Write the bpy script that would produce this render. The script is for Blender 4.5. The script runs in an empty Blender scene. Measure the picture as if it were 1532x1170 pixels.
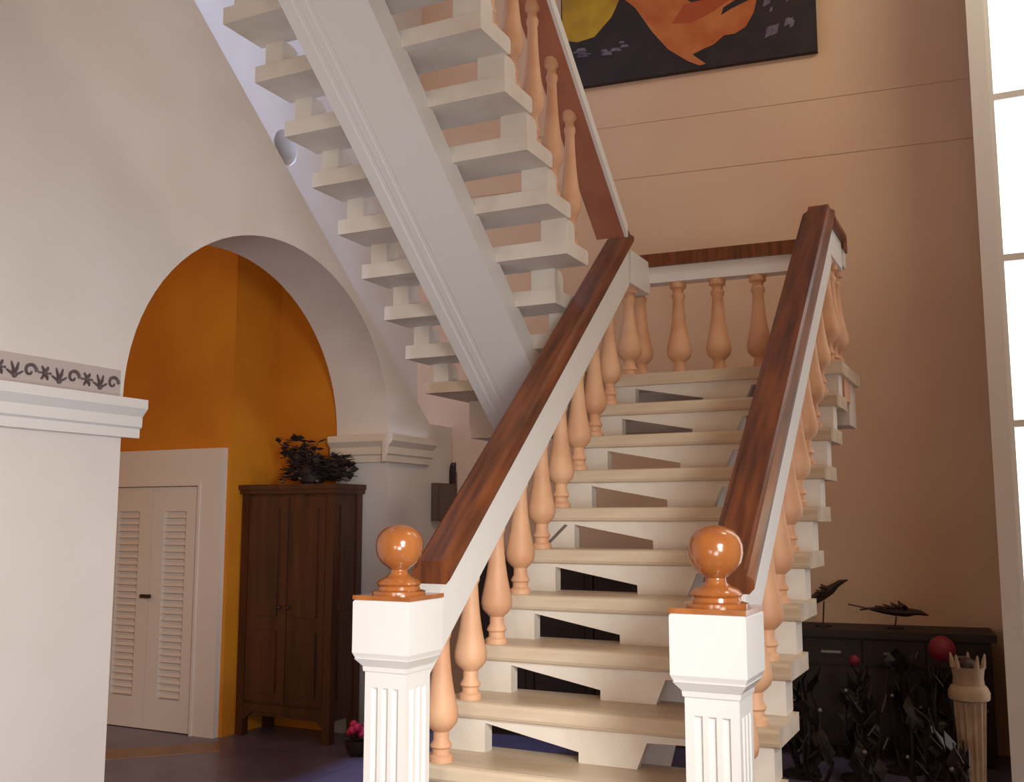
import bpy, math, random
from mathutils import Vector, Matrix
random.seed(7)
R = math.radians
sc = bpy.context.scene
COL = sc.collection

# ------------------------------------------------------------------ camera
cam_d = bpy.data.cameras.new('camera'); cam = bpy.data.objects.new('camera', cam_d); COL.objects.link(cam)
cam.location = (1.8812, -3.6009, 1.4862)
cam.rotation_euler = (math.pi/2 + 0.1262, 0, 0.45805)
cam_d.sensor_width = 36; cam_d.lens = 1506.6/1532*36; cam_d.clip_end = 100
sc.camera = cam
# ------------------------------------------------------------------ world + light
w = bpy.data.worlds.new('World'); sc.world = w; w.use_nodes = True
w.node_tree.nodes['Background'].inputs[0].default_value = (1.0, 0.50, 0.20, 1)
w.node_tree.nodes['Background'].inputs[1].default_value = 0.42
def area(name, loc, target, sx, sy, energy, color, spread=180):
    l = bpy.data.lights.new(name, 'AREA'); l.shape = 'RECTANGLE'; l.size = sx; l.size_y = sy
    l.energy = energy; l.color = color; l.spread = R(spread)
    o = bpy.data.objects.new(name, l); COL.objects.link(o); o.location = loc
    o.rotation_euler = (Vector(target) - Vector(loc)).to_track_quat('-Z', 'Y').to_euler()
    return o
area('entrance_daylight', (3.0, -3.3, 2.0), (-1.0, -0.6, 0.6), 1.0, 1.2, 25, (1.0, 0.98, 0.93), 78)
area('entrance_low_fill', (3.0, -3.3, 2.75), (-0.6, -0.6, 0.3), 1.0, 0.3, 20, (0.92, 0.98, 1.0), 76)  # added cool fill aimed down at the newels and lower steps
area('underside_fill', (2.2, -4.2, 0.9), (-1.3, -0.2, 3.6), 1.2, 1.0, 19, (0.84, 0.95, 1.0), 80)  # added fill from below for the spine underside and upper left wall
area('front_step_fill', (0.7, -4.4, 1.0), (0.3, -0.1, 0.1), 0.8, 1.0, 3.5, (1.0, 0.95, 0.88), 50)  # small added fill to brighten the lower steps from the front
area('back_wall_top_fill', (3.0, 0.9, 6.3), (0.6, 3.6, 3.6), 1.0, 0.6, 40, (1.0, 0.88, 0.66))  # unseen light added to brighten the upper back wall
area('recess_wash_light', (-2.21, 0.9, 6.45), (-2.30, 0.9, 3.4), 0.2, 3.0, 58, (0.42, 0.60, 1.0), 70).rotation_euler = (0, 0.08, 0)  # unseen bluish light added to wash down the wall recess only
sc.view_settings.view_transform = 'Standard'; sc.view_settings.look = 'None'
sc.view_settings.exposure = 0.0; sc.view_settings.gamma = 1.0; sc.view_settings.use_curve_mapping = False

# ------------------------------------------------------------------ materials
def lin(c): return tuple(((v/255)/12.92 if v/255 <= .04045 else ((v/255+.055)/1.055)**2.4) for v in c)
M = {}
def mat(key, rgb, rough=.6, rgb2=None, scale=6, stretch=(1,1,1), bump=0, metal=0, emit=0, spec=None, lo=.35, hi=.7, coat=0):
    m = bpy.data.materials.new(key); m.use_nodes = True; nt = m.node_tree; b = nt.nodes['Principled BSDF']
    b.inputs['Base Color'].default_value = (*lin(rgb), 1); b.inputs['Roughness'].default_value = rough
    b.inputs['Metallic'].default_value = metal
    if spec is not None: b.inputs['Specular IOR Level'].default_value = spec
    if coat: b.inputs['Coat Weight'].default_value = coat; b.inputs['Coat Roughness'].default_value = .12
    if emit:
        b.inputs['Emission Color'].default_value = (*lin(rgb), 1); b.inputs['Emission Strength'].default_value = emit
    if rgb2 or bump:
        tc = nt.nodes.new('ShaderNodeTexCoord'); mp = nt.nodes.new('ShaderNodeMapping')
        mp.inputs['Scale'].default_value = stretch
        nz = nt.nodes.new('ShaderNodeTexNoise'); nz.inputs['Scale'].default_value = scale; nz.inputs['Detail'].default_value = 5
        nt.links.new(tc.outputs['Object'], mp.inputs[0]); nt.links.new(mp.outputs[0], nz.inputs['Vector'])
        if rgb2:
            cr = nt.nodes.new('ShaderNodeValToRGB')
            cr.color_ramp.elements[0].position = lo; cr.color_ramp.elements[1].position = hi
            cr.color_ramp.elements[0].color = (*lin(rgb), 1); cr.color_ramp.elements[1].color = (*lin(rgb2), 1)
            nt.links.new(nz.outputs['Fac'], cr.inputs[0]); nt.links.new(cr.outputs[0], b.inputs['Base Color'])
        if bump:
            bp = nt.nodes.new('ShaderNodeBump'); bp.inputs['Strength'].default_value = bump; bp.inputs['Distance'].default_value = .01
            nt.links.new(nz.outputs['Fac'], bp.inputs['Height']); nt.links.new(bp.outputs[0], b.inputs['Normal'])
    M[key] = m
    return m
mat('white_wall', (226, 219, 214), .8, (216, 207, 200), 1.2, bump=.05)
mat('back_wall', (224, 190, 154), .8, (216, 176, 144), .8, bump=.05)
mat('orange_wall', (206, 132, 22), .75, (190, 112, 14), 1.5, bump=.05)
mat('white_paint', (226, 223, 219), .45)
mat('cream_paint', (226, 214, 200), .5, (214, 200, 184), 3)
mat('marble', (212, 194, 170), .35, (176, 152, 124), 3, (.5, 2.5, 2.5), lo=.4, hi=.75)
mat('concrete', (224, 216, 206), .6, (208, 196, 182), 4)
mat('terracotta', (222, 174, 136), .55, (204, 150, 112), 5)
mat('rail_wood', (124, 66, 30), .40, (70, 33, 15), 5, (6, .5, .5), coat=.1)
mat('finial_wood', (172, 104, 52), .2, (142, 78, 36), 4, (3, 3, .8), coat=.6)
mat('upper_rail_wood', (178, 112, 84), .5, (160, 96, 70), 5)
mat('armoire_wood', (80, 42, 22), .45, (50, 24, 12), 3, (4, 4, .4), coat=.15)
mat('dark_wood', (44, 26, 18), .6, (28, 15, 10), 4, (1, 6, 6))
mat('door_paint', (214, 202, 194), .55)
mat('iron', (54, 42, 38), .42, (28, 22, 21), 9, bump=.3, metal=.4)
mat('silver', (130, 120, 112), .35, metal=.8)
mat('dark_bronze', (64, 38, 28), .5, (40, 24, 18), 9, bump=.3)
mat('red_glass', (120, 14, 34), .6)
mat('magenta', (190, 30, 80), .6)
mat('dark_foliage', (52, 36, 34), .7, (34, 24, 24), 8)
mat('pot_brown', (92, 58, 38), .6)
mat('frieze_lilac', (190, 176, 172), .7)
mat('ornament_dark', (104, 90, 92), .7, (84, 70, 74), 12)
mat('grey_box', (104, 88, 78), .6)
mat('black_panel', (48, 26, 20), .5)
mat('carved_wood', (182, 156, 128), .6, (146, 120, 94), 8)
mat('hinge_metal', (120, 108, 98), .5, metal=.4)
mat('daylight_pane', (255, 255, 255), .2, emit=1.6)
mat('canvas_dark', (44, 28, 26), .6, (26, 18, 20), 7, bump=.4)
mat('paint_yellow', (190, 150, 16), .55, (160, 118, 8), 6, bump=.3)
mat('paint_orange', (196, 116, 56), .55, (176, 84, 26), 6, bump=.3)
mat('paint_red', (170, 74, 28), .55)
mat('paint_grey', (122, 110, 124), .6, (90, 78, 92), 14)
mat('band_brown', (150, 108, 74), .4, (124, 84, 56), 4)
def floor_mat():
    m = bpy.data.materials.new('floor_tile'); m.use_nodes = True; nt = m.node_tree; b = nt.nodes['Principled BSDF']
    tc = nt.nodes.new('ShaderNodeTexCoord'); br = nt.nodes.new('ShaderNodeTexBrick')
    br.offset = 0; br.inputs['Scale'].default_value = 1; br.inputs['Brick Width'].default_value = .3; br.inputs['Row Height'].default_value = .3
    br.inputs['Mortar Size'].default_value = .004
    br.inputs['Color1'].default_value = (*lin((112, 100, 122)), 1); br.inputs['Color2'].default_value = (*lin((94, 84, 106)), 1)
    br.inputs['Mortar'].default_value = (*lin((80, 70, 84)), 1)
    nt.links.new(tc.outputs['Object'], br.inputs['Vector']); nt.links.new(br.outputs['Color'], b.inputs['Base Color'])
    b.inputs['Roughness'].default_value = .3; M['floor_tile'] = m
floor_mat()

# ------------------------------------------------------------------ mesh helpers
class MB:
    def __init__(s): s.v = []; s.f = []
    def add(s, vs, fs):
        o = len(s.v); s.v += [tuple(p) for p in vs]; s.f += [tuple(i+o for i in f) for f in fs]; return s
    def box(s, x0, x1, y0, y1, z0, z1):
        return s.add([(x0,y0,z0),(x1,y0,z0),(x1,y1,z0),(x0,y1,z0),(x0,y0,z1),(x1,y0,z1),(x1,y1,z1),(x0,y1,z1)],
                     [(0,3,2,1),(4,5,6,7),(0,1,5,4),(1,2,6,5),(2,3,7,6),(3,0,4,7)])
    def prism(s, poly, axis, a, b, shift=(0,0,0)):
        # poly: 2D points; axis 'x': (y,z), 'y': (x,z), 'z': (x,y); extruded from a to b; shift moves the far end
        def P(p, t, k): 
            q = {'x': (t,p[0],p[1]), 'y': (p[0],t,p[1]), 'z': (p[0],p[1],t)}[axis]
            return (q[0]+k*shift[0], q[1]+k*shift[1], q[2]+k*shift[2])
        n = len(poly)
        return s.add([P(p,a,0) for p in poly]+[P(p,b,1) for p in poly],
                     [tuple(range(n))[::-1], tuple(range(n,2*n))]+[(i,(i+1)%n,(i+1)%n+n,i+n) for i in range(n)])
    def lathe(s, prof, cx=0, cy=0, z0=0, n=14):
        vs=[]; fs=[]
        for r,z in prof:
            for k in range(n):
                a=2*math.pi*k/n; vs.append((cx+r*math.cos(a), cy+r*math.sin(a), z0+z))
        m=len(prof)
        for j in range(m-1):
            for k in range(n): fs.append((j*n+k, j*n+(k+1)%n, (j+1)*n+(k+1)%n, (j+1)*n+k))
        fs.append(tuple(range(n))[::-1]); fs.append(tuple(range((m-1)*n, m*n)))
        return s.add(vs, fs)
    def tube(s, pts, rad, n=7):
        pts=[Vector(p) for p in pts]; rs = rad if isinstance(rad,(list,tuple)) else [rad]*len(pts)
        vs=[]; fs=[]
        for i,p in enumerate(pts):
            d=(pts[min(i+1,len(pts)-1)]-pts[max(i-1,0)]).normalized()
            u=d.cross(Vector((0.31,.9,.2))).normalized(); v=d.cross(u)
            for k in range(n):
                a=2*math.pi*k/n; vs.append(p+(u*math.cos(a)+v*math.sin(a))*rs[i])
        for i in range(len(pts)-1):
            for k in range(n): fs.append((i*n+k,i*n+(k+1)%n,(i+1)*n+(k+1)%n,(i+1)*n+k))
        fs.append(tuple(range(n))[::-1]); fs.append(tuple(range((len(pts)-1)*n,len(pts)*n)))
        return s.add(vs,fs)
    def ball(s, c, r, n=12, m=8, sc=(1,1,1)):
        vs=[(c[0],c[1],c[2]-r*sc[2])]; fs=[]
        for j in range(1,m):
            t=-math.pi/2+math.pi*j/m
            for k in range(n):
                a=2*math.pi*k/n; vs.append((c[0]+r*sc[0]*math.cos(t)*math.cos(a), c[1]+r*sc[1]*math.cos(t)*math.sin(a), c[2]+r*sc[2]*math.sin(t)))
        vs.append((c[0],c[1],c[2]+r*sc[2])); L=len(vs)-1
        for k in range(n): fs.append((0,1+(k+1)%n,1+k)); fs.append((L,1+(m-2)*n+k,1+(m-2)*n+(k+1)%n))
        for j in range(m-2):
            for k in range(n): fs.append((1+j*n+k,1+j*n+(k+1)%n,1+(j+1)*n+(k+1)%n,1+(j+1)*n+k))
        return s.add(vs,fs)
    def blade(s, base, tip, width, thick=.004, bend=(0,0,0)):
        b=Vector(base); t=Vector(tip); d=(t-b); mid=b+d*.5+Vector(bend)
        side=d.cross(Vector((0,0,1)));
        if side.length<1e-4: side=Vector((1,0,0))
        side.normalize(); nn=d.cross(side).normalized()*thick
        pts=[b, mid+side*width*.5, t, mid-side*width*.5]
        return s.add([p+nn for p in pts]+[p-nn for p in pts],[(0,1,2,3),(7,6,5,4)]+[(i,i+4,(i+1)%4+4,(i+1)%4) for i in range(4)])
    def mesh(s, name, m, org=(0,0,0), smooth=False):
        me=bpy.data.meshes.new(name); o=Vector(org)
        me.from_pydata([tuple(Vector(p)-o) for p in s.v],[],s.f)
        import bmesh
        bm=bmesh.new(); bm.from_mesh(me); bmesh.ops.recalc_face_normals(bm, faces=bm.faces); bm.to_mesh(me); bm.free()
        me.materials.append(M[m])
        if smooth:
            me.polygons.foreach_set('use_smooth',[True]*len(me.polygons)); me.set_sharp_from_angle(angle=R(38))
        return me
def link(name, me, parent=None, loc=(0,0,0)):
    o=bpy.data.objects.new(name, me); COL.objects.link(o); o.location=loc
    if parent: o.parent=parent
    return o
def part(name, mb, m, parent=None, org=None, smooth=False, label=None):
    """one mesh; coordinates given in the world, stored relative to the top thing's base"""
    if org is None: org = parent.get('_org',(0,0,0)) if parent else (0,0,0)
    o=link(name, mb.mesh(name,m,org,smooth), parent)
    if label: o['label']=label
    return o
def tag(o, label=None, cat=None, group=None, kind=None):
    if label: o['label']=label
    if cat: o['category']=cat
    if group: o['group']=group
    if kind: o['kind']=kind
    return o
def thing(name, label, cat, loc=(0,0,0), rz=0, group=None):
    o=bpy.data.objects.new(name,None); COL.objects.link(o); o.location=loc; o.rotation_euler=(0,0,rz); o.empty_display_size=.1
    return tag(o,label,cat,group)
def struct(name, mb, m, label=None, smooth=False):
    return tag(link(name, mb.mesh(name,m,(0,0,0),smooth)), label, None, None, 'structure')

# ------------------------------------------------------------------ setting
XW=-2.05; XF=-2.50; XM=-2.35           # near and far face of the arch wall
YA, AH, AR, ZS = 1.20, 1.20, 1.10, 2.08     # arch centre, half width, rise, springing height
struct('floor', MB().box(-6.5,5.0,-6.5,5.2,-.12,0), 'floor_tile', 'purple grey tiled floor of the stair hall')
struct('ceiling', MB().box(-6.5,5.0,-2.0,5.2,6.6,6.75), 'white_wall', 'plain high ceiling over the stair hall')

# arch wall in two layers: the back one full height with a round hole, the front one ending in a slope along the stairs
def arch_layer(name,xa,xb,tail,hole,label):
    cu=bpy.data.curves.new('arch_outline','CURVE'); cu.dimensions='2D'; cu.fill_mode='BOTH'; cu.extrude=abs(xa-xb)/2
    pts=[(-6.0,0),(YA-AH,0)]
    N=40
    for i in range(N+1):
        a=math.pi*(1-i/N); pts.append((YA+AH*math.cos(a), ZS+AR*math.sin(a)))
    pts+=[(YA+AH,0),(4.6,0)]+([] if tail else [(4.6,6.6)])+tail+[(-6.0,6.6)]
    loops=[pts]
    if hole: loops.append([(hole[0]+hole[2]*math.cos(2*math.pi*k/28),hole[1]+hole[2]*math.sin(2*math.pi*k/28)) for k in range(28)])
    for loop in loops:
        s=cu.splines.new('POLY'); s.points.add(len(loop)-1); s.use_cyclic_u=True
        for p,q in zip(s.points,loop): p.co=(q[0],q[1],0,1)
    tmp=bpy.data.objects.new('tmp',cu); COL.objects.link(tmp)
    dg=bpy.context.evaluated_depsgraph_get(); me=bpy.data.meshes.new_from_object(tmp.evaluated_get(dg))
    bpy.data.objects.remove(tmp); bpy.data.curves.remove(cu)
    me.transform(Matrix(((0,0,1,(xa+xb)/2),(1,0,0,0),(0,1,0,0),(0,0,0,1))))
    me.materials.clear(); me.materials.append(M['white_wall'])
    return link(name,me)
zslope=lambda y: 4.355-.831*(y-.363)
wl=tag(arch_layer('wall_left',XM,XW,[(4.6,2.2),(2.956,2.2),(-2.3,zslope(-2.3))],None,None),'off white plaster wall with a wide arched opening',None,None,'structure')
wr=arch_layer('recessed_wall',XF,XM,[],(1.55,3.955,.12),None); wr.parent=wl
part('vent_back', MB().box(XF-.02,XF-.001,1.35,1.71,3.79,4.15),'white_wall',wl)
# capital mouldings of the arch piers (children of the wall)
prof=[(0,1.885),(.035,1.885),(.035,1.93),(.05,1.94),(.05,1.99),(.085,2.03),(.085,2.075),(0,2.075)]
def cap_run(y0,y1):
    return MB().prism([(XW+d,z) for d,z in prof],'y',y0,y1)
c=cap_run(-6.0,YA-AH+.085)
part('pier_capital',c,'white_paint',wl)
part('pier_capital',MB().prism([(YA-AH+d,z) for d,z in prof],'x',XF-.02,XW),'white_paint',wl)
part('jamb_capital',MB().prism([(YA+AH-d,z) for d,z in prof],'x',XF-.02,XW),'cream_paint',wl)
part('jamb_capital',cap_run(YA+AH-.085,2.93),'cream_paint',wl)
# frieze strip with dark scroll ornaments
fz=part('frieze',MB().box(XW,XW+.012,-6.0,-.03,2.085,2.215),'frieze_lilac',wl)
def ornament(kind):
    m=MB()
    if kind==0:
        pts=[]
        for k in range(15):
            a=k/14*3.6*math.pi*.55; r=.036*(1-k/18); pts.append((0,r*math.cos(a),r*math.sin(a)))
        m.tube(pts,[.009-.0003*k for k in range(15)],5)
    elif kind==1:
        for a in (20,65,115,160): m.blade((0,0,-.03),(0,.045*math.cos(R(a)),-.03+.068*math.sin(R(a))),.018,.004)
        m.ball((0,0,-.028),.013,8,5)
    else:
        for a in range(0,360,60): m.blade((0,0,0),(0,.036*math.cos(R(a)),.036*math.sin(R(a))),.02,.004)
        m.ball((0,0,0),.012,8,5)
    return m.mesh('ornament','ornament_dark')
orn=[ornament(k) for k in range(3)]
y=-.08; k=0
while y>-2.2:
    o=link('ornament',orn[k%3],fz,(XW+.016,y,2.145)); y-=.078; k+=1

# room beyond the arch
struct('wall_passage', MB().box(-6.5,-3.06,1.92,2.1,0,4.6), 'orange_wall','orange yellow wall around the louvred doors')
struct('wall_passage_side', MB().box(-3.2,-2.5,2.42,2.6,0,4.6).box(-3.2,-3.06,2.1,2.42,0,4.6), 'orange_wall','orange yellow wall behind the dark wardrobe')
struct('trim_1', MB().prism([(-3.75,.55),(-3.2,1.16),(-2.78,1.60),(-2.95,1.80),(-3.45,1.32),(-4.1,.75)],'z',0.0005,.004),'band_brown','brown band lying across the purple floor')  # thin flat brown strip just above the floor surface
# back wall, turned six degrees: courses of plaster with shadow joints between them
wb=struct('wall_back', MB().box(-5.0,.12,.006,.25,0,6.6),'back_wall','tan plaster wall behind the stairs')
wb.location=(1.8,3.7,0); wb.rotation_euler=(0,0,R(6))
for z0,z1 in ((0,4.057),(4.063,4.484),(4.489,6.6)):
    part('plaster_course',MB().box(-5.0,.12,0,.02,z0,z1),'back_wall',wb)
# right hand jamb and tall bright window
struct('wall_right', MB().box(1.80,1.895,2.70,3.95,0,6.6),'white_paint','white wall end beside the bright window')
wn=struct('window_1', MB().box(1.895,1.92,2.72,2.80,0,6.0).box(3.10,3.16,2.72,2.80,0,6.0).box(1.92,3.10,2.72,2.80,0,.12).box(1.92,3.10,2.72,2.80,5.9,6.0),'white_paint','tall white framed window flooded with daylight')
for i,(z0,z1) in enumerate(((.12,1.05),(1.05,2.02),(2.02,2.98),(2.98,3.95),(3.95,4.9),(4.9,5.9))):
    for x0,x1 in ((1.92,2.5),(2.5,3.10)):
        part('pane',MB().box(x0,x1,2.755,2.765,z0,z1),'daylight_pane',wn)
    if i: part('glazing_bar',MB().box(1.92,3.10,2.735,2.785,z0-.02,z0+.02),'white_paint',wn)
part('glazing_bar',MB().box(2.48,2.52,2.735,2.785,.12,5.9),'white_paint',wn)
struct('wall_right_end', MB().box(3.16,5.0,2.70,2.90,0,6.6),'white_wall','white wall beyond the bright window')
struct('wall_right_side', MB().box(4.6,4.75,-2.5,2.70,0,6.6),'white_wall','white side wall of the hall')

# ------------------------------------------------------------------ louvred double door
DY=1.92
dr=tag(link('door_1',MB().box(-3.30,-3.09,DY-.05,DY,0,1.985).box(-4.42,-4.21,DY-.05,DY,0,1.985).box(-4.21,-3.30,DY-.05,DY,1.72,1.985).mesh('door_1','door_paint')),'pair of white louvred doors in a broad white frame',None,None,'structure')
part('architrave_bead',MB().box(-4.23,-3.28,DY-.062,DY-.05,1.72,1.745).box(-3.30,-3.28,DY-.062,DY-.05,0,1.72),'door_paint',dr)
slat=MB().prism([(-.012,.004),(.0,.028),(.006,.026),(-.006,.002)],'x',0,.21).mesh('slat','door_paint')
hinge=MB().box(-.012,.012,-.012,0,0,.08).mesh('hinge','hinge_metal')
for lx0,lx1,hx in ((-4.208,-3.757,-4.208),(-3.753,-3.302,-3.302)):
    s0=lx0+.12; s1=lx1-.12
    leaf=part('door_leaf',MB().box(lx0,s0,DY-.035,DY-.005,.006,1.715).box(s1,lx1,DY-.035,DY-.005,.006,1.715).box(s0,s1,DY-.035,DY-.005,.006,.22).box(s0,s1,DY-.035,DY-.005,1.54,1.715).box(s0,s1,DY-.008,DY-.004,.22,1.54),'door_paint',dr)
    for k in range(27): link('slat',slat,leaf,(s0,DY-.02,.228+k*.0485))
    for hz in (.18,.78,1.42): link('hinge',hinge,leaf,(hx,DY-.035,hz))
part('door_handle',MB().box(-3.80,-3.71,DY-.075,DY-.055,.92,.945).box(-3.765,-3.745,DY-.06,DY-.035,.925,.94),'dark_wood',dr,label='dark bar handle')

# ------------------------------------------------------------------ wardrobe
def wardrobe():
    L=(-2.62,2.2,0); t=thing('wardrobe','tall dark brown two door wooden wardrobe in the arched passage','wardrobe',L)
    x0,x1,y0,y1=-3.045,-2.25,2.04,2.38
    P=lambda n,mb,m='armoire_wood',par=t,**k: part(n,mb,m,par,L,**k)
    P('body',MB().box(x0+.015,x1-.015,y0+.02,y1,.14,1.66))
    for xx in (x0,x1-.06):
        for yy in (y0,y1-.06): P('leg',MB().box(xx,xx+.06,yy,yy+.06,0,1.66))
    P('cornice',MB().box(x0-.01,x1+.02,y0-.02,y1,1.66,1.69).box(x0-.012,x1+.03,y0-.035,y1,1.69,1.725))
    P('apron',MB().prism([(x0+.06,.10),(x0+.06,.22),(x1-.06,.22),(x1-.06,.10),(x1-.14,.17),(x0+.14,.17)],'y',y0+.005,y0+.025))
    P('side_panel',MB().box(x1-.014,x1-.004,y0+.09,y1-.09,.28,.86))
    P('side_panel',MB().box(x1-.014,x1-.004,y0+.09,y1-.09,.94,1.58))
    xm=(x0+x1)/2
    for a,b,k in ((x0+.065,xm-.004,xm-.04),(xm+.004,x1-.065,xm+.04)):
        d=P('door',MB().box(a,b,y0+.002,y0+.02,.24,1.64))
        for c0,c1 in ((.30,.72),(.82,1.56)): P('panel',MB().box(a+.06,b-.06,y0-.010,y0+.004,c0,c1),par=d)
        P('knob',MB().ball((k,y0-.012,.88),.014),'dark_bronze',d,smooth=True)
    P('centre_stile',MB().box(xm-.018,xm+.018,y0-.006,y0+.003,.24,1.64))
wardrobe()
def dried_plant():
    L=(-2.56,2.2,1.7255); t=thing('dried_arrangement','dark bushy dried arrangement standing on the wardrobe','plant',L)
    part('pot',MB().lathe([(.06,0),(.085,.02),(.095,.08),(.075,.12),(.08,.13)],L[0],L[1],L[2],12),'dark_foliage',t,L,True)
    rnd=random.Random(3); m=MB()
    for k in range(420):
        xx=rnd.uniform(-.24,.30); top=.33 if xx<.0 else .20
        if rnd.random()<.4: top*=.8
        b=Vector((L[0]+xx*.4,L[1]+rnd.uniform(-.05,.05),L[2]+.08)); h=rnd.uniform(.03,top)
        c=Vector((L[0]+xx,L[1]+rnd.uniform(-.1,.1),L[2]+h))
        m.blade(c,c+Vector((rnd.uniform(-.06,.06),rnd.uniform(-.06,.06),rnd.uniform(-.02,.05))),.065,.002)
        if k%10==0: m.tube([b,c],[.006,.003],4)
    tag(part('foliage',m,'dark_foliage',t,L),kind='stuff')
    for k in range(3):
        part('bloom',MB().ball((L[0]-.17+k*.15,L[1]-.11,L[2]+.02+.02*(k==1)),.014,8,6),'silver',t,L,True)
dried_plant()
def flower_pot():
    L=(-1.93,1.90,0); t=thing('flower_pot','small dark pot of magenta flowers on the floor','flower pot',L)
    part('pot',MB().lathe([(.045,0),(.07,.05),(.075,.09),(.065,.09)],L[0],L[1],0,12),'dark_wood',t,L,True)
    rnd=random.Random(5)
    for k in range(7):
        a=k*.9; part('bloom',MB().ball((L[0]+.04*math.cos(a),L[1]+.04*math.sin(a),.13+.018*k%.06),.026,8,6),'magenta',t,L,True)
    m=MB()
    for k in range(14): m.blade((L[0],L[1],.08),(L[0]+.08*math.cos(k),L[1]+.08*math.sin(k),.12+.01*(k%4)),.03,.002)
    tag(part('foliage',m,'dark_foliage',t,L),kind='stuff')
flower_pot()
# boxes on the wall past the arch
t=thing('wall_cabinet','small grey box fixed to the wall past the arch','cabinet',(XW,3.12,1.47))
part('body',MB().box(XW,XW+.06,2.99,3.25,1.47,1.755),'grey_box',t,(XW,3.12,1.47)); part('lid',MB().box(XW+.06,XW+.07,3.0,3.24,1.48,1.745),'grey_box',t,(XW,3.12,1.47))
L=(XW,3.33,1.2)
t=thing('carved_wall_panel','dark round topped panel hung on the wall by the grey box','wall panel',L)
pl=[(3.262,1.2),(3.52,1.2),(3.52,1.90),(3.47,1.95),(3.32,1.95),(3.275,1.90),(3.262,1.85)]
part('board',MB().prism(pl,'x',XW,XW+.04),'black_panel',t,L)
part('inset',MB().prism([(3.30,1.25),(3.48,1.25),(3.48,1.85),(3.44,1.9),(3.34,1.9),(3.30,1.85)],'x',XW+.04,XW+.05),'dark_wood',t,L)

# ------------------------------------------------------------------ stairs
G,RI,T=.231,.1925,.066            # going, rise, slab thickness
Z0=.704                            # underside of the slab with its nosing at y = 0
def slab_profile(d): # (y,z) with rounded nosing at y=0
    return [(0,.016),(.006,.005),(.018,0),(d,0),(d,T),(.018,T),(.006,T-.005),(0,T-.016)]
def lower_stairs():
    L=(.46,.6,0)
    t=thing('staircase','lower marble flight rising between two balustrades to the landing','staircase',L)
    sl=MB().prism([(a,b) for a,b in slab_profile(.36)],'x',-.22,1.125).mesh('tread','marble')
    sn=MB().prism([(a,b) for a,b in slab_profile(.36)],'x',.012,.925).mesh('tread','marble')
    bl=MB().box(-.205,-.025,.025,.085,-(RI-T),0).mesh('end_block','concrete')
    br=MB().box(.965,1.10,.025,.15,-(RI-T),0).mesh('end_block','concrete')
    H=RI-T
    hb=MB().prism([(-.025,0),(.965,0),(.965,-.022),(.64,-.03),(.60,-H),(.37,-H),(.37,-.088),(-.025,-.016)],'y',.03,.075).mesh('riser_bracket','concrete')
    for i in range(-3,8):
        z=Z0+i*RI
        p=(-L[0],i*G-L[1],z)
        if i==-3:
            part('tread',MB().prism([(-.34,-.72),(1.28,-.72),(1.31,-.66),(1.31,-.36),(-.37,-.36),(-.37,-.66)],'z',z,z+T),'marble',t,L)
            part('riser',MB().box(-.30,1.24,-.66,-.36,0,z),'concrete',t,L)
            continue
        link('tread',sn if i==-2 else sl,t,p)
        if i>-2:
            link('end_block',bl,t,p); link('end_block',br,t,p)
        link('riser_bracket',hb,t,p) if i>-2 else part('riser',MB().box(.02,.92,i*G+.03,i*G+.08,z-H,z),'concrete',t,L)
    part('crack',MB().prism([(-.185,Z0+4*RI-.118),(-.165,Z0+4*RI-.118),(-.06,Z0+4*RI-.02),(-.075,Z0+4*RI-.014)],'y',4*G+.0225,4*G+.0255),'hinge_metal',t,L,label='grey diagonal mark on a stair block')
    # last riser up to the landing
    p=(-L[0],8*G-L[1],Z0+8*RI); link('end_block',bl,t,p); link('end_block',br,t,p); link('riser_bracket',hb,t,p)
    # sloping spine beam under the treads
    y0,y1=-.36,1.95; zz=lambda y: Z0+(y)*RI/G-.02
    part('spine_beam',MB().prism([(y0,zz(y0)-.16),(y1,zz(y1)-.16),(y1,zz(y1)-.42),(y0+.30,0),(y0,0)],'x',.38,.59),'concrete',t,L)
    # landing
    zl=Z0+8*RI
    part('landing',MB().prism([(-1.29,1.63),(-.26,1.63),(-.26,8*G),(1.125,8*G),(1.125,2.52),(-1.29,2.40)],'z',zl,zl+T),'marble',t,L)
    part('landing_beam',MB().prism([(-1.25,2.12),(1.10,2.24),(1.10,2.50),(-1.25,2.38)],'z',zl-.24,zl),'cream_paint',t,L)
    part('landing_edge',MB().box(.965,1.105,8*G+.20,2.26,zl-.12,zl),'terracotta',t,L)
lower_stairs()
XB=-1.287; XR=-.05
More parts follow.
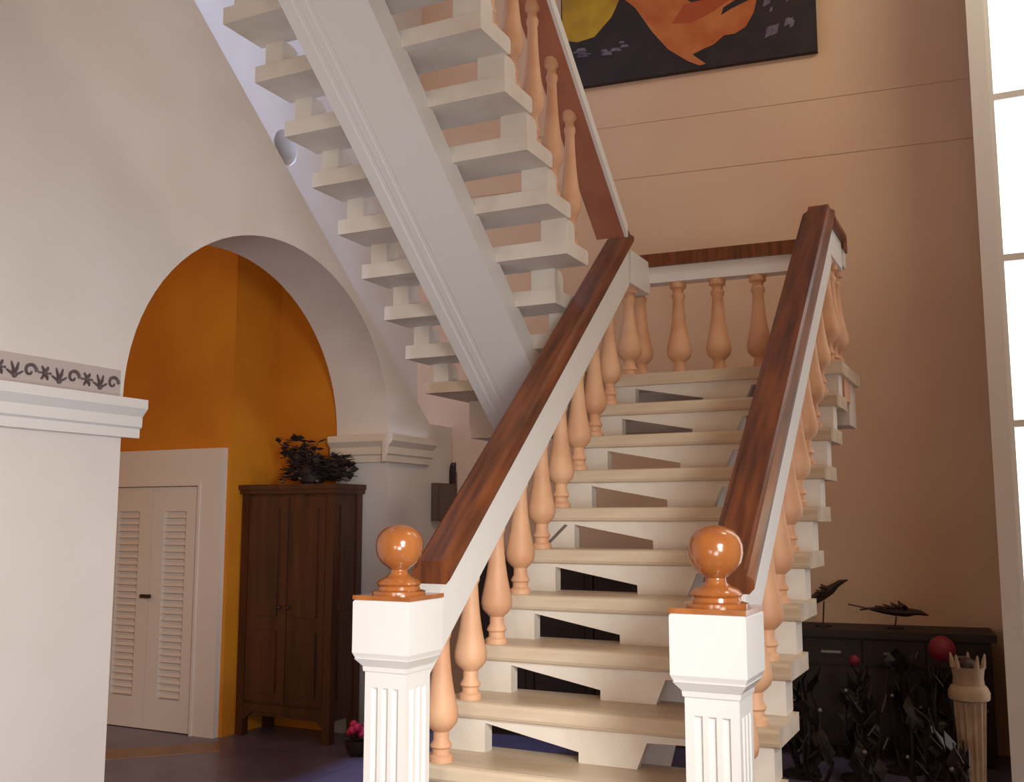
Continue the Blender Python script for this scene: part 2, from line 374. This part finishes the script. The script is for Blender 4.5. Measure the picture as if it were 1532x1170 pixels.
def upper_stairs():
    L=(-.66,.6,2.31)
    t=thing('staircase','upper pale flight with a broad spine beam climbing back over the passage','staircase',L)
    TU=.080
    for n in range(1,16):
        yn=1.63-n*G; z=Z0+8*RI+n*RI+T-TU; xr = XR if n>2 else -.215
        part('tread',MB().prism([(yn,z),(yn+.272,z),(yn+.284,z+.006),(yn+.29,z+.018),(yn+.29,z+TU-.018),(yn+.284,z+TU-.006),(yn+.272,z+TU),(yn,z+TU)],'x',XB,xr),'concrete',t,L)
        zl=z-RI+TU; yb=yn+G
        pf=[(yb+.02,zl),(yb+.02,z),(yb+.095,z),(yb+.12,z-.012),(yb+.135,z-.035),(yb+.135,zl)]
        part('end_block',MB().prism(pf,'x',XB+.045,XB+.15),'concrete',t,L)
        xe = xr if n!=3 else -.215
        part('end_block',MB().prism(pf,'x',xe-.15,xe-.012),'concrete',t,L)
    zb=lambda y: 3.06+(.475-y)*RI/G
    a,b=1.78,-1.85
    pr=[(-.87,0),(-.81,-.0),(-.805,.006),(-.785,.006),(-.78,0),(-.745,0),(-.74,.005),(-.72,.005),(-.715,0),(-.45,0),(-.45,.17),(-.87,.17)]
    part('spine_beam',MB().prism([(x,z+zb(a)) for x,z in pr],'y',a,b,(0,0,zb(b)-zb(a))),'white_paint',t,L)
upper_stairs()

# ------------------------------------------------------------------ balustrades
def bal_profile(h,s=1.0):
    f=[(.046,0),(.046,.035),(.034,.05),(.034,.085),(.042,.10),(.040,.115),(.030,.145),(.030,.20),(.046,.225),(.060,.255),(.066,.30),(.064,.345),(.056,.41),(.046,.50),(.038,.60),(.032,.72),(.029,.82),(.036,.85),(.036,.875),(.029,.89),(.029,.925),(.044,.945),(.044,1.0)]
    return [(r*s,z*h) for r,z in f]
def slope_prism(x0,x1,ya,yb,za,zb,h):   # beam with vertical ends
    return MB().prism([(ya,za),(yb,zb),(yb,zb+h),(ya,za+h)],'x',x0,x1)
SL=.86
zu=lambda y: 1.235+SL*y          # underside of the white beam
def rail_profile(xc,w=.085):
    return [(xc-w*.8,0),(xc+w*.8,0),(xc+w,.018),(xc+w,.045),(xc+w*.72,.06),(xc+w*.62,.085),(xc-w*.62,.085),(xc-w*.72,.06),(xc-w,.045),(xc-w,.018)]
def sweep(prof,ya,yb,za,zb): return MB().prism([(x,z+za) for x,z in prof],'y',ya,yb,(0,0,zb-za))
FIN=[(.095,0),(.095,.012),(.075,.018),(.072,.03),(.08,.04),(.07,.055),(.045,.066),(.032,.08),(.03,.092),(.045,.104),(.066,.12),(.079,.145),(.084,.172),(.083,.2),(.074,.226),(.056,.247),(.03,.26),(.006,.266)]
def newel(t,L,x,y,zbase):
    n=MB()
    hw=.083
    # fluted shaft: square with grooves
    def ring(h):
        pts=[]
        for sx in range(4):
            a=R(90*sx)
            row=[(-h,-h)]
            for k in range(3):
                c=-.042+.042*k
                row+=[(c-.013,-h),(c-.008,-h+.011),(c+.008,-h+.011),(c+.013,-h)]
            for px,py in row: pts.append((x+px*math.cos(a)-py*math.sin(a), y+px*math.sin(a)+py*math.cos(a)))
        return pts
    n.prism(ring(hw),'z',zbase,.90)
    n.box(x-hw,x+hw,y-hw,y+hw,.90,.97)
    n.box(x-.105,x+.105,y-.105,y+.105,zbase,zbase+.10)
    o=part('newel_post',n,'white_paint',t,L)
    m=MB()
    def frus(h0,h1,z0,z1):
        m.add([(x-h0,y-h0,z0),(x+h0,y-h0,z0),(x+h0,y+h0,z0),(x-h0,y+h0,z0),(x-h1,y-h1,z1),(x+h1,y-h1,z1),(x+h1,y+h1,z1),(x-h1,y+h1,z1)],[(0,3,2,1),(4,5,6,7),(0,1,5,4),(1,2,6,5),(2,3,7,6),(3,0,4,7)])
    frus(.088,.09,.955,.97); frus(.088,.112,.97,1.0); frus(.108,.117,1.0,1.02); frus(.117,.117,1.02,1.195); frus(.117,.112,1.195,1.203)
    part('cap_block',m,'white_paint',o,L)
    part('finial_plate',MB().box(x-.118,x+.118,y-.118,y+.118,1.203,1.218),'finial_wood',o,L,label='wooden plate under the ball')
    part('finial',MB().lathe([(r*1.02,z*.94) for r,z in FIN],x,y,1.218,24),'finial_wood',o,L,True,label='polished orange wooden ball finial')
def lower_balustrade(x,newx,side,label):
    L=(newx,-.48,0) ; t=thing('balustrade',label,'balustrade',(newx,-.48,0),0,None)
    newel(t,L,newx,-.48,Z0-3*RI+T)
    y0,y1=-.40,1.86
    part('beam',slope_prism(x-.06,x+.06,y0,y1,zu(y0),zu(y1),.23),'white_paint',t,L)
    part('handrail',sweep(rail_profile(x),y0+.14,y1+.03,zu(y0+.14)+.23,zu(y1+.03)+.23),'rail_wood',t,L)
    for i in range(-1,8):
        y=i*G+.06; zt=Z0+i*RI+T; h=zu(y)-zt+.035
        part('baluster',MB().lathe(bal_profile(h),x,y,zt,14),'terracotta',t,L,True)
    return t,L
tL,LL=lower_balustrade(-.11,-.11,-1,'balustrade on the passage side of the lower flight, wardrobe behind its newel post')
tR,LR=lower_balustrade(1.03,1.047,1,'balustrade on the window side of the lower flight, beside the iron sculptures')
# landing balustrade (back and right side), parallel to the back wall
def landing_balustrade():
    L=(1.03,2.36,2.31); t=thing('balustrade','level balustrade along the back of the landing under the painting','balustrade',L)
    zl=Z0+8*RI+T
    d=lambda x: 2.36+(x-1.03)*math.tan(R(3.5))
    xa=-.19
    def bar(x0,x1,hw,z0,z1): return MB().prism([(x0,d(x0)-hw),(x1,d(x1)-hw),(x1,d(x1)+hw),(x0,d(x0)+hw)],'z',z0,z1)
    part('beam',bar(xa,1.09,.05,2.93,3.03),'white_paint',t,L)
    part('handrail',bar(xa,1.10,.07,3.03,3.11),'rail_wood',t,L)
    for k in range(5):
        x=-.13+.241*k
        part('baluster',MB().lathe(bal_profile(2.93-zl,1.15),x,d(x),zl,14),'terracotta',t,L,True)
    part('side_beam',MB().box(.975,1.085,1.86,2.30,2.90,3.06),'white_paint',t,L)
    part('side_handrail',MB().prism([(x,z+3.06) for x,z in rail_profile(1.03)],'y',1.89,2.31,),'rail_wood',t,L)
    for y in (1.97,2.14,2.32): part('baluster',MB().lathe(bal_profile(2.90-zl,1.15),1.03,y,zl,14),'terracotta',t,L,True)
    part('baluster',MB().lathe(bal_profile(2.86-zl,1.15),-.115,2.03,zl,14),'terracotta',t,L,True)
    part('corner_post',MB().box(-.18,-.05,1.90,2.25,2.86,3.06),'white_paint',t,L)
landing_balustrade()
def upper_balustrade():
    L=(-.14,.6,2.6); t=thing('balustrade','balustrade climbing the upper flight towards the painting','balustrade',L)
    x=-.10
    zr=lambda y: 3.79-.85*(y-.872)
    ya,yb=1.70,-1.9
    part('handrail',MB().prism([(p,q+zr(ya)) for p,q in ((x-.085,0),(x+.085,0),(x+.085,.06),(x-.085,.06))],'y',ya,yb,(0,0,zr(yb)-zr(ya))),'upper_rail_wood',t,L)
    part('rail_edge',MB().prism([(p,q+zr(ya)) for p,q in ((x+.085,-.006),(x+.105,-.006),(x+.105,.065),(x+.085,.065))],'y',ya,yb,(0,0,zr(yb)-zr(ya))),'white_paint',t,L,label='white painted outer edge of the handrail')
    for n in range(3,13):
        y=1.63-n*G+.17; zt=Z0+8*RI+n*RI+T; h=zr(y)-zt+.03
        part('baluster',MB().lathe(bal_profile(h,.86),x,y,zt,14),'terracotta',t,L,True)
upper_balustrade()

# ------------------------------------------------------------------ painting on the back wall (local: x along the wall, y out = -)
def painting():
    L=(1.8,3.7,0); t=thing('painting','large abstract painting in yellow, orange and black hung high on the wall','painting',L,R(6))
    part('canvas',MB().box(-2.93,-1.0,-.05,-.003,4.83,6.05),'canvas_dark',t,(0,0,0))
    def patch(name,poly,m,d): part(name,MB().prism(poly,'y',-.05-d,-.049),m,t,(0,0,0))
    patch('yellow_patch',[(-2.92,5.24),(-2.80,5.20),(-2.66,5.22),(-2.58,5.30),(-2.52,5.36),(-2.46,5.48),(-2.42,6.0),(-2.92,6.0)],'paint_yellow',.002)
    patch('orange_patch',[(-2.45,5.52),(-2.33,5.40),(-2.20,5.18),(-2.08,5.02),(-1.93,4.90),(-1.85,4.855),(-1.80,4.86),(-1.90,4.95),(-1.80,4.985),(-1.74,5.0),(-1.66,5.06),(-1.58,5.06),(-1.50,5.10),(-1.44,5.20),(-1.41,5.32),(-1.48,5.30),(-1.60,5.26),(-1.68,5.22),(-1.66,5.28),(-1.50,5.36),(-1.52,5.42),(-1.72,5.38),(-1.86,5.34),(-1.92,5.38),(-1.98,5.7),(-2.2,6.0),(-2.42,6.0)],'paint_orange',.003)
    patch('red_patch',[(-2.05,5.22),(-1.90,5.20),(-1.74,5.26),(-1.56,5.36),(-1.54,5.41),(-1.74,5.37),(-1.95,5.36)],'paint_red',.0045)
    rnd=random.Random(11); m=MB()
    for k in range(26):
        x=rnd.uniform(-1.36,-1.12); z=rnd.uniform(4.98,5.9); s=rnd.uniform(.012,.035)
        m.prism([(x-s,z-s*1.6),(x+s*.5,z-s),(x+s,z+s*1.4),(x-s*.4,z+s)],'y',-.0525,-.049)
    for k in range(12):
        x=rnd.uniform(-2.85,-2.4); z=rnd.uniform(5.06,5.16); s=rnd.uniform(.01,.03)
        m.prism([(x-s*1.6,z-s*.4),(x+s*1.5,z-s*.6),(x+s,z+s*.3),(x-s,z+s*.5)],'y',-.0525,-.049)
    tag(part('grey_dabs',m,'paint_grey',t,(0,0,0)),kind='stuff')
painting()

# ------------------------------------------------------------------ dark sideboard, birds, sculptures, pedestal at the right
def sideboard():
    L=(1.8,3.7,0); t=thing('sideboard','long low dark wooden sideboard against the tan wall','sideboard',L,R(6))
    o=(0,0,0)
    part('body',MB().box(-1.62,-.12,-.42,-.01,.08,.745),'dark_wood',t,o)
    part('top',MB().box(-1.66,-.09,-.46,-.005,.745,.79),'dark_wood',t,o)
    for x in (-1.60,-.20): 
        for yv in (-.41,-.08): part('leg',MB().box(x,x+.06,yv,yv+.06,0,.08),'dark_wood',t,o)
    for k in range(4):
        x=-1.60+k*.372
        d=part('door',MB().box(x,x+.36,-.437,-.42,.11,.56),'dark_wood',t,o); part('knob',MB().ball((x+.32,-.447,.34),.012,8,6),'silver',d,o,True)
        d=part('drawer',MB().box(x,x+.36,-.437,-.42,.58,.73),'dark_wood',t,o); part('handle',MB().box(x+.12,x+.24,-.447,-.437,.645,.66),'silver',d,o)
sideboard()
def added_cabinet():  # unseen cabinet, added so the gaps between the treads look black
    L=(1.8,3.7,0); t=thing('gap_darkening_cabinet','dark wooden cabinet added under the landing to blacken the tread gaps','cabinet',L,R(6)); o=(0,0,0)
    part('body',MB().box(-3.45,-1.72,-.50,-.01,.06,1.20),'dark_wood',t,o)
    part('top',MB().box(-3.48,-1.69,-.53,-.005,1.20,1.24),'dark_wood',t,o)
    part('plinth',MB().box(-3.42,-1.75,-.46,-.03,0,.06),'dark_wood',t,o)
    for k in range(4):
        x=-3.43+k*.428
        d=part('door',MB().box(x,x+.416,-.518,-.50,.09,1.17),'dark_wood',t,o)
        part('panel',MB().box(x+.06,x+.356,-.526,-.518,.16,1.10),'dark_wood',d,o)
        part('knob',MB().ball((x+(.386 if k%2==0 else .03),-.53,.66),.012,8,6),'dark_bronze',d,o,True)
added_cabinet()
def world_on_wall(lx,ly,z): # point of the wall's frame in the world
    c,s=math.cos(R(6)),math.sin(R(6)); return (1.8+lx*c-ly*s, 3.7+lx*s+ly*c, z)
def bird(label,loc,rz,tilt,span):
    t=thing('bird_sculpture',label,'sculpture',loc,rz,'iron birds on the sideboard')
    h=.075 if tilt<.3 else .16; K=1.5
    part('base',MB().lathe([(.05,0),(.05,.012),(.02,.02)],0,0,0,12),'dark_bronze',t,(0,0,0),True)
    part('rod',MB().tube([(0,0,.015),(.01,0,h)],.005,6),'dark_bronze',t,(0,0,0))
    ca,sa=math.cos(tilt),math.sin(tilt)
    def P(x,y,z):
        x*=K; z*=K
        return (x*ca-z*sa, y, h+.02+x*sa+z*ca)
    part('bird_body',MB().tube([P(-.10,0,0),P(-.05,0,.005),P(0,0,.012),P(.05,0,.014),P(.08,0,.02),P(.10,0,.022),P(.135,0,.016)],[.008,.022,.034,.030,.020,.018,.004],8),'dark_bronze',t,(0,0,0),True)
    for s in (-1,1):
        wmb=MB()
        for k in range(6):
            x0=.04-.018*k; wmb.blade(P(x0,s*.015,.02),P(x0-.02-.014*k,s*(span-.028*k),.05-.012*k),.04,.004)
        part('wing',wmb,'dark_bronze',t,(0,0,0))
    tl=MB()
    for k in (-1,0,1): tl.blade(P(-.08,0,0),P(-.19,.03*k,.005),.03,.003)
    part('tail',tl,'dark_bronze',t,(0,0,0))
bird('dark metal bird with wings tilted steeply upward on the sideboard',world_on_wall(-1.10,-.26,.79),R(8),.52,.17)
bird('dark metal bird gliding level on a thin rod on the sideboard',world_on_wall(-.66,-.26,.79),R(12),-.16,.16)
def dark_lump(label,loc,seed):
    t=thing('bronze_bowl',label,'bowl',loc)
    part('bowl',MB().lathe([(.06,0),(.07,.01),(.045,.02),(.10,.05),(.13,.075),(.12,.072),(.03,.04)],0,0,0,14),'dark_bronze',t,(0,0,0),True)
    rnd=random.Random(seed); m=MB()
    for k in range(30):
        a=rnd.uniform(0,6.3); r=rnd.uniform(0,.09); c=(r*math.cos(a),r*math.sin(a),.06+rnd.uniform(0,.03)); m.ball(c,.02,6,4)
    tag(part('dried_pods',m,'dark_foliage',t,(0,0,0)),kind='stuff')
dark_lump('dark bowl of dried pods at the stair end of the sideboard',world_on_wall(-1.50,-.25,.79),4)
def sculpture(label,x,y,h,seed,red=None,tall=False):
    t=thing('iron_sculpture',label,'sculpture',(x,y,0),0,'iron sculptures in front of the sideboard'); rnd=random.Random(seed)
    part('base',MB().lathe([(.11,0),(.11,.02),(.05,.035),(.03,.06)],0,0,0,14),'iron',t,(0,0,0),True)
    for k in range(5):
        a=rnd.uniform(0,6.28); b=a+rnd.uniform(-.8,.8); r1=rnd.uniform(.05,.10); r2=rnd.uniform(.02,.09); hh=h*rnd.uniform(.72,1)
        part('rod',MB().tube([(.02*math.cos(a),.02*math.sin(a),.03),(r1*math.cos(a),r1*math.sin(a),hh*.35),(r1*math.cos(b),r1*math.sin(b),hh*.7),(r2*math.cos(b),r2*math.sin(b),hh)],[.013,.011,.009,.005],6),'iron',t,(0,0,0),True)
    for k in range(18):
        a=rnd.uniform(0,6.28); z=rnd.uniform(.12,.85)*h; r=rnd.uniform(.02,.08)
        b=Vector((r*math.cos(a),r*math.sin(a),z)); e=b+Vector((rnd.uniform(-.08,.08),rnd.uniform(-.06,.06),rnd.uniform(.06,.17)))
        part('leaf',MB().blade(b,e,.085,.004,(0,-.01,0)),'iron',t,(0,0,0))
    for k in range(1):
        a=rnd.uniform(3.4,6.0); z=rnd.uniform(.4,.95)*h
        part('glint_bead',MB().ball((.08*math.cos(a),.08*math.sin(a),z),.014,8,6),'silver',t,(0,0,0),True)  # silver bead put in as a glint on the dark iron
    if red: part('red_ball',MB().ball((0,-.06,red[0]),red[1],14,10),'red_glass',t,(0,0,0),True,label='red glass ball')
sculpture('tangled black iron sculpture half hidden by the stair treads',.70,2.62,.70,1)
sculpture('black iron sculpture with a small red ball at its top',1.02,2.66,.66,2,(.68,.03))
sculpture('plain black iron sculpture between the small and the large red ball',1.22,2.98,.74,3)
sculpture('black iron sculpture carrying a large dark red ball',1.47,2.94,.66,6,(.735,.075))
sculpture('black iron sculpture standing low in front of the small red ball',1.14,2.25,.50,8)
sculpture('low black iron sculpture beside the pale pedestal',1.37,2.42,.48,9)
sculpture('small black iron sculpture tucked against the stair blocks',.86,2.28,.50,12)
sculpture('small black iron sculpture in front of the pale pedestal',1.53,2.16,.36,15)
def pedestal():
    L=(1.615,2.6,0); t=thing('pedestal','pale carved wooden pedestal with fluted shaft and cupped crown','pedestal',L)
    n=24
    def flut(z0,z1,r0,r1):
        vs=[];m=MB()
        for z,r in ((z0,r0),(z1,r1)):
            for k in range(n*2):
                a=math.pi*k/n; rr=r*(1 if (k//2)%2 else .86); vs.append((rr*math.cos(a),rr*math.sin(a),z))
        N=2*n
        return m.add(vs,[tuple(range(N))[::-1],tuple(range(N,2*N))]+[(i,(i+1)%N,(i+1)%N+N,i+N) for i in range(N)])
    o=(0,0,0)
    part('base',MB().lathe([(.10,0),(.10,.03),(.08,.05)],0,0,0,18),'carved_wood',t,o,True)
    part('shaft',flut(.05,.50,.062,.085),'carved_wood',t,o)
    part('collar',MB().lathe([(.088,.50),(.105,.51),(.108,.545),(.095,.575),(.085,.585)],0,0,0,20),'carved_wood',t,o,True)
    part('cup',MB().lathe([(.082,.585),(.078,.62),(.083,.66),(.088,.68),(.075,.68),(.07,.63),(.02,.62)],0,0,0,20),'carved_wood',t,o,True)
    for k in range(5):
        a=R(90+72*k)
        part('crown_point',MB().tube([(.08*math.cos(a),.08*math.sin(a),.675),(.086*math.cos(a),.086*math.sin(a),.715),(.092*math.cos(a),.092*math.sin(a),.75)],[.016,.012,.004],6),'carved_wood',t,o,True)
    part('ball',MB().ball((0,0,.68),.05,12,8),'dark_bronze',t,o,True,label='dark ball resting in the cup')
pedestal()
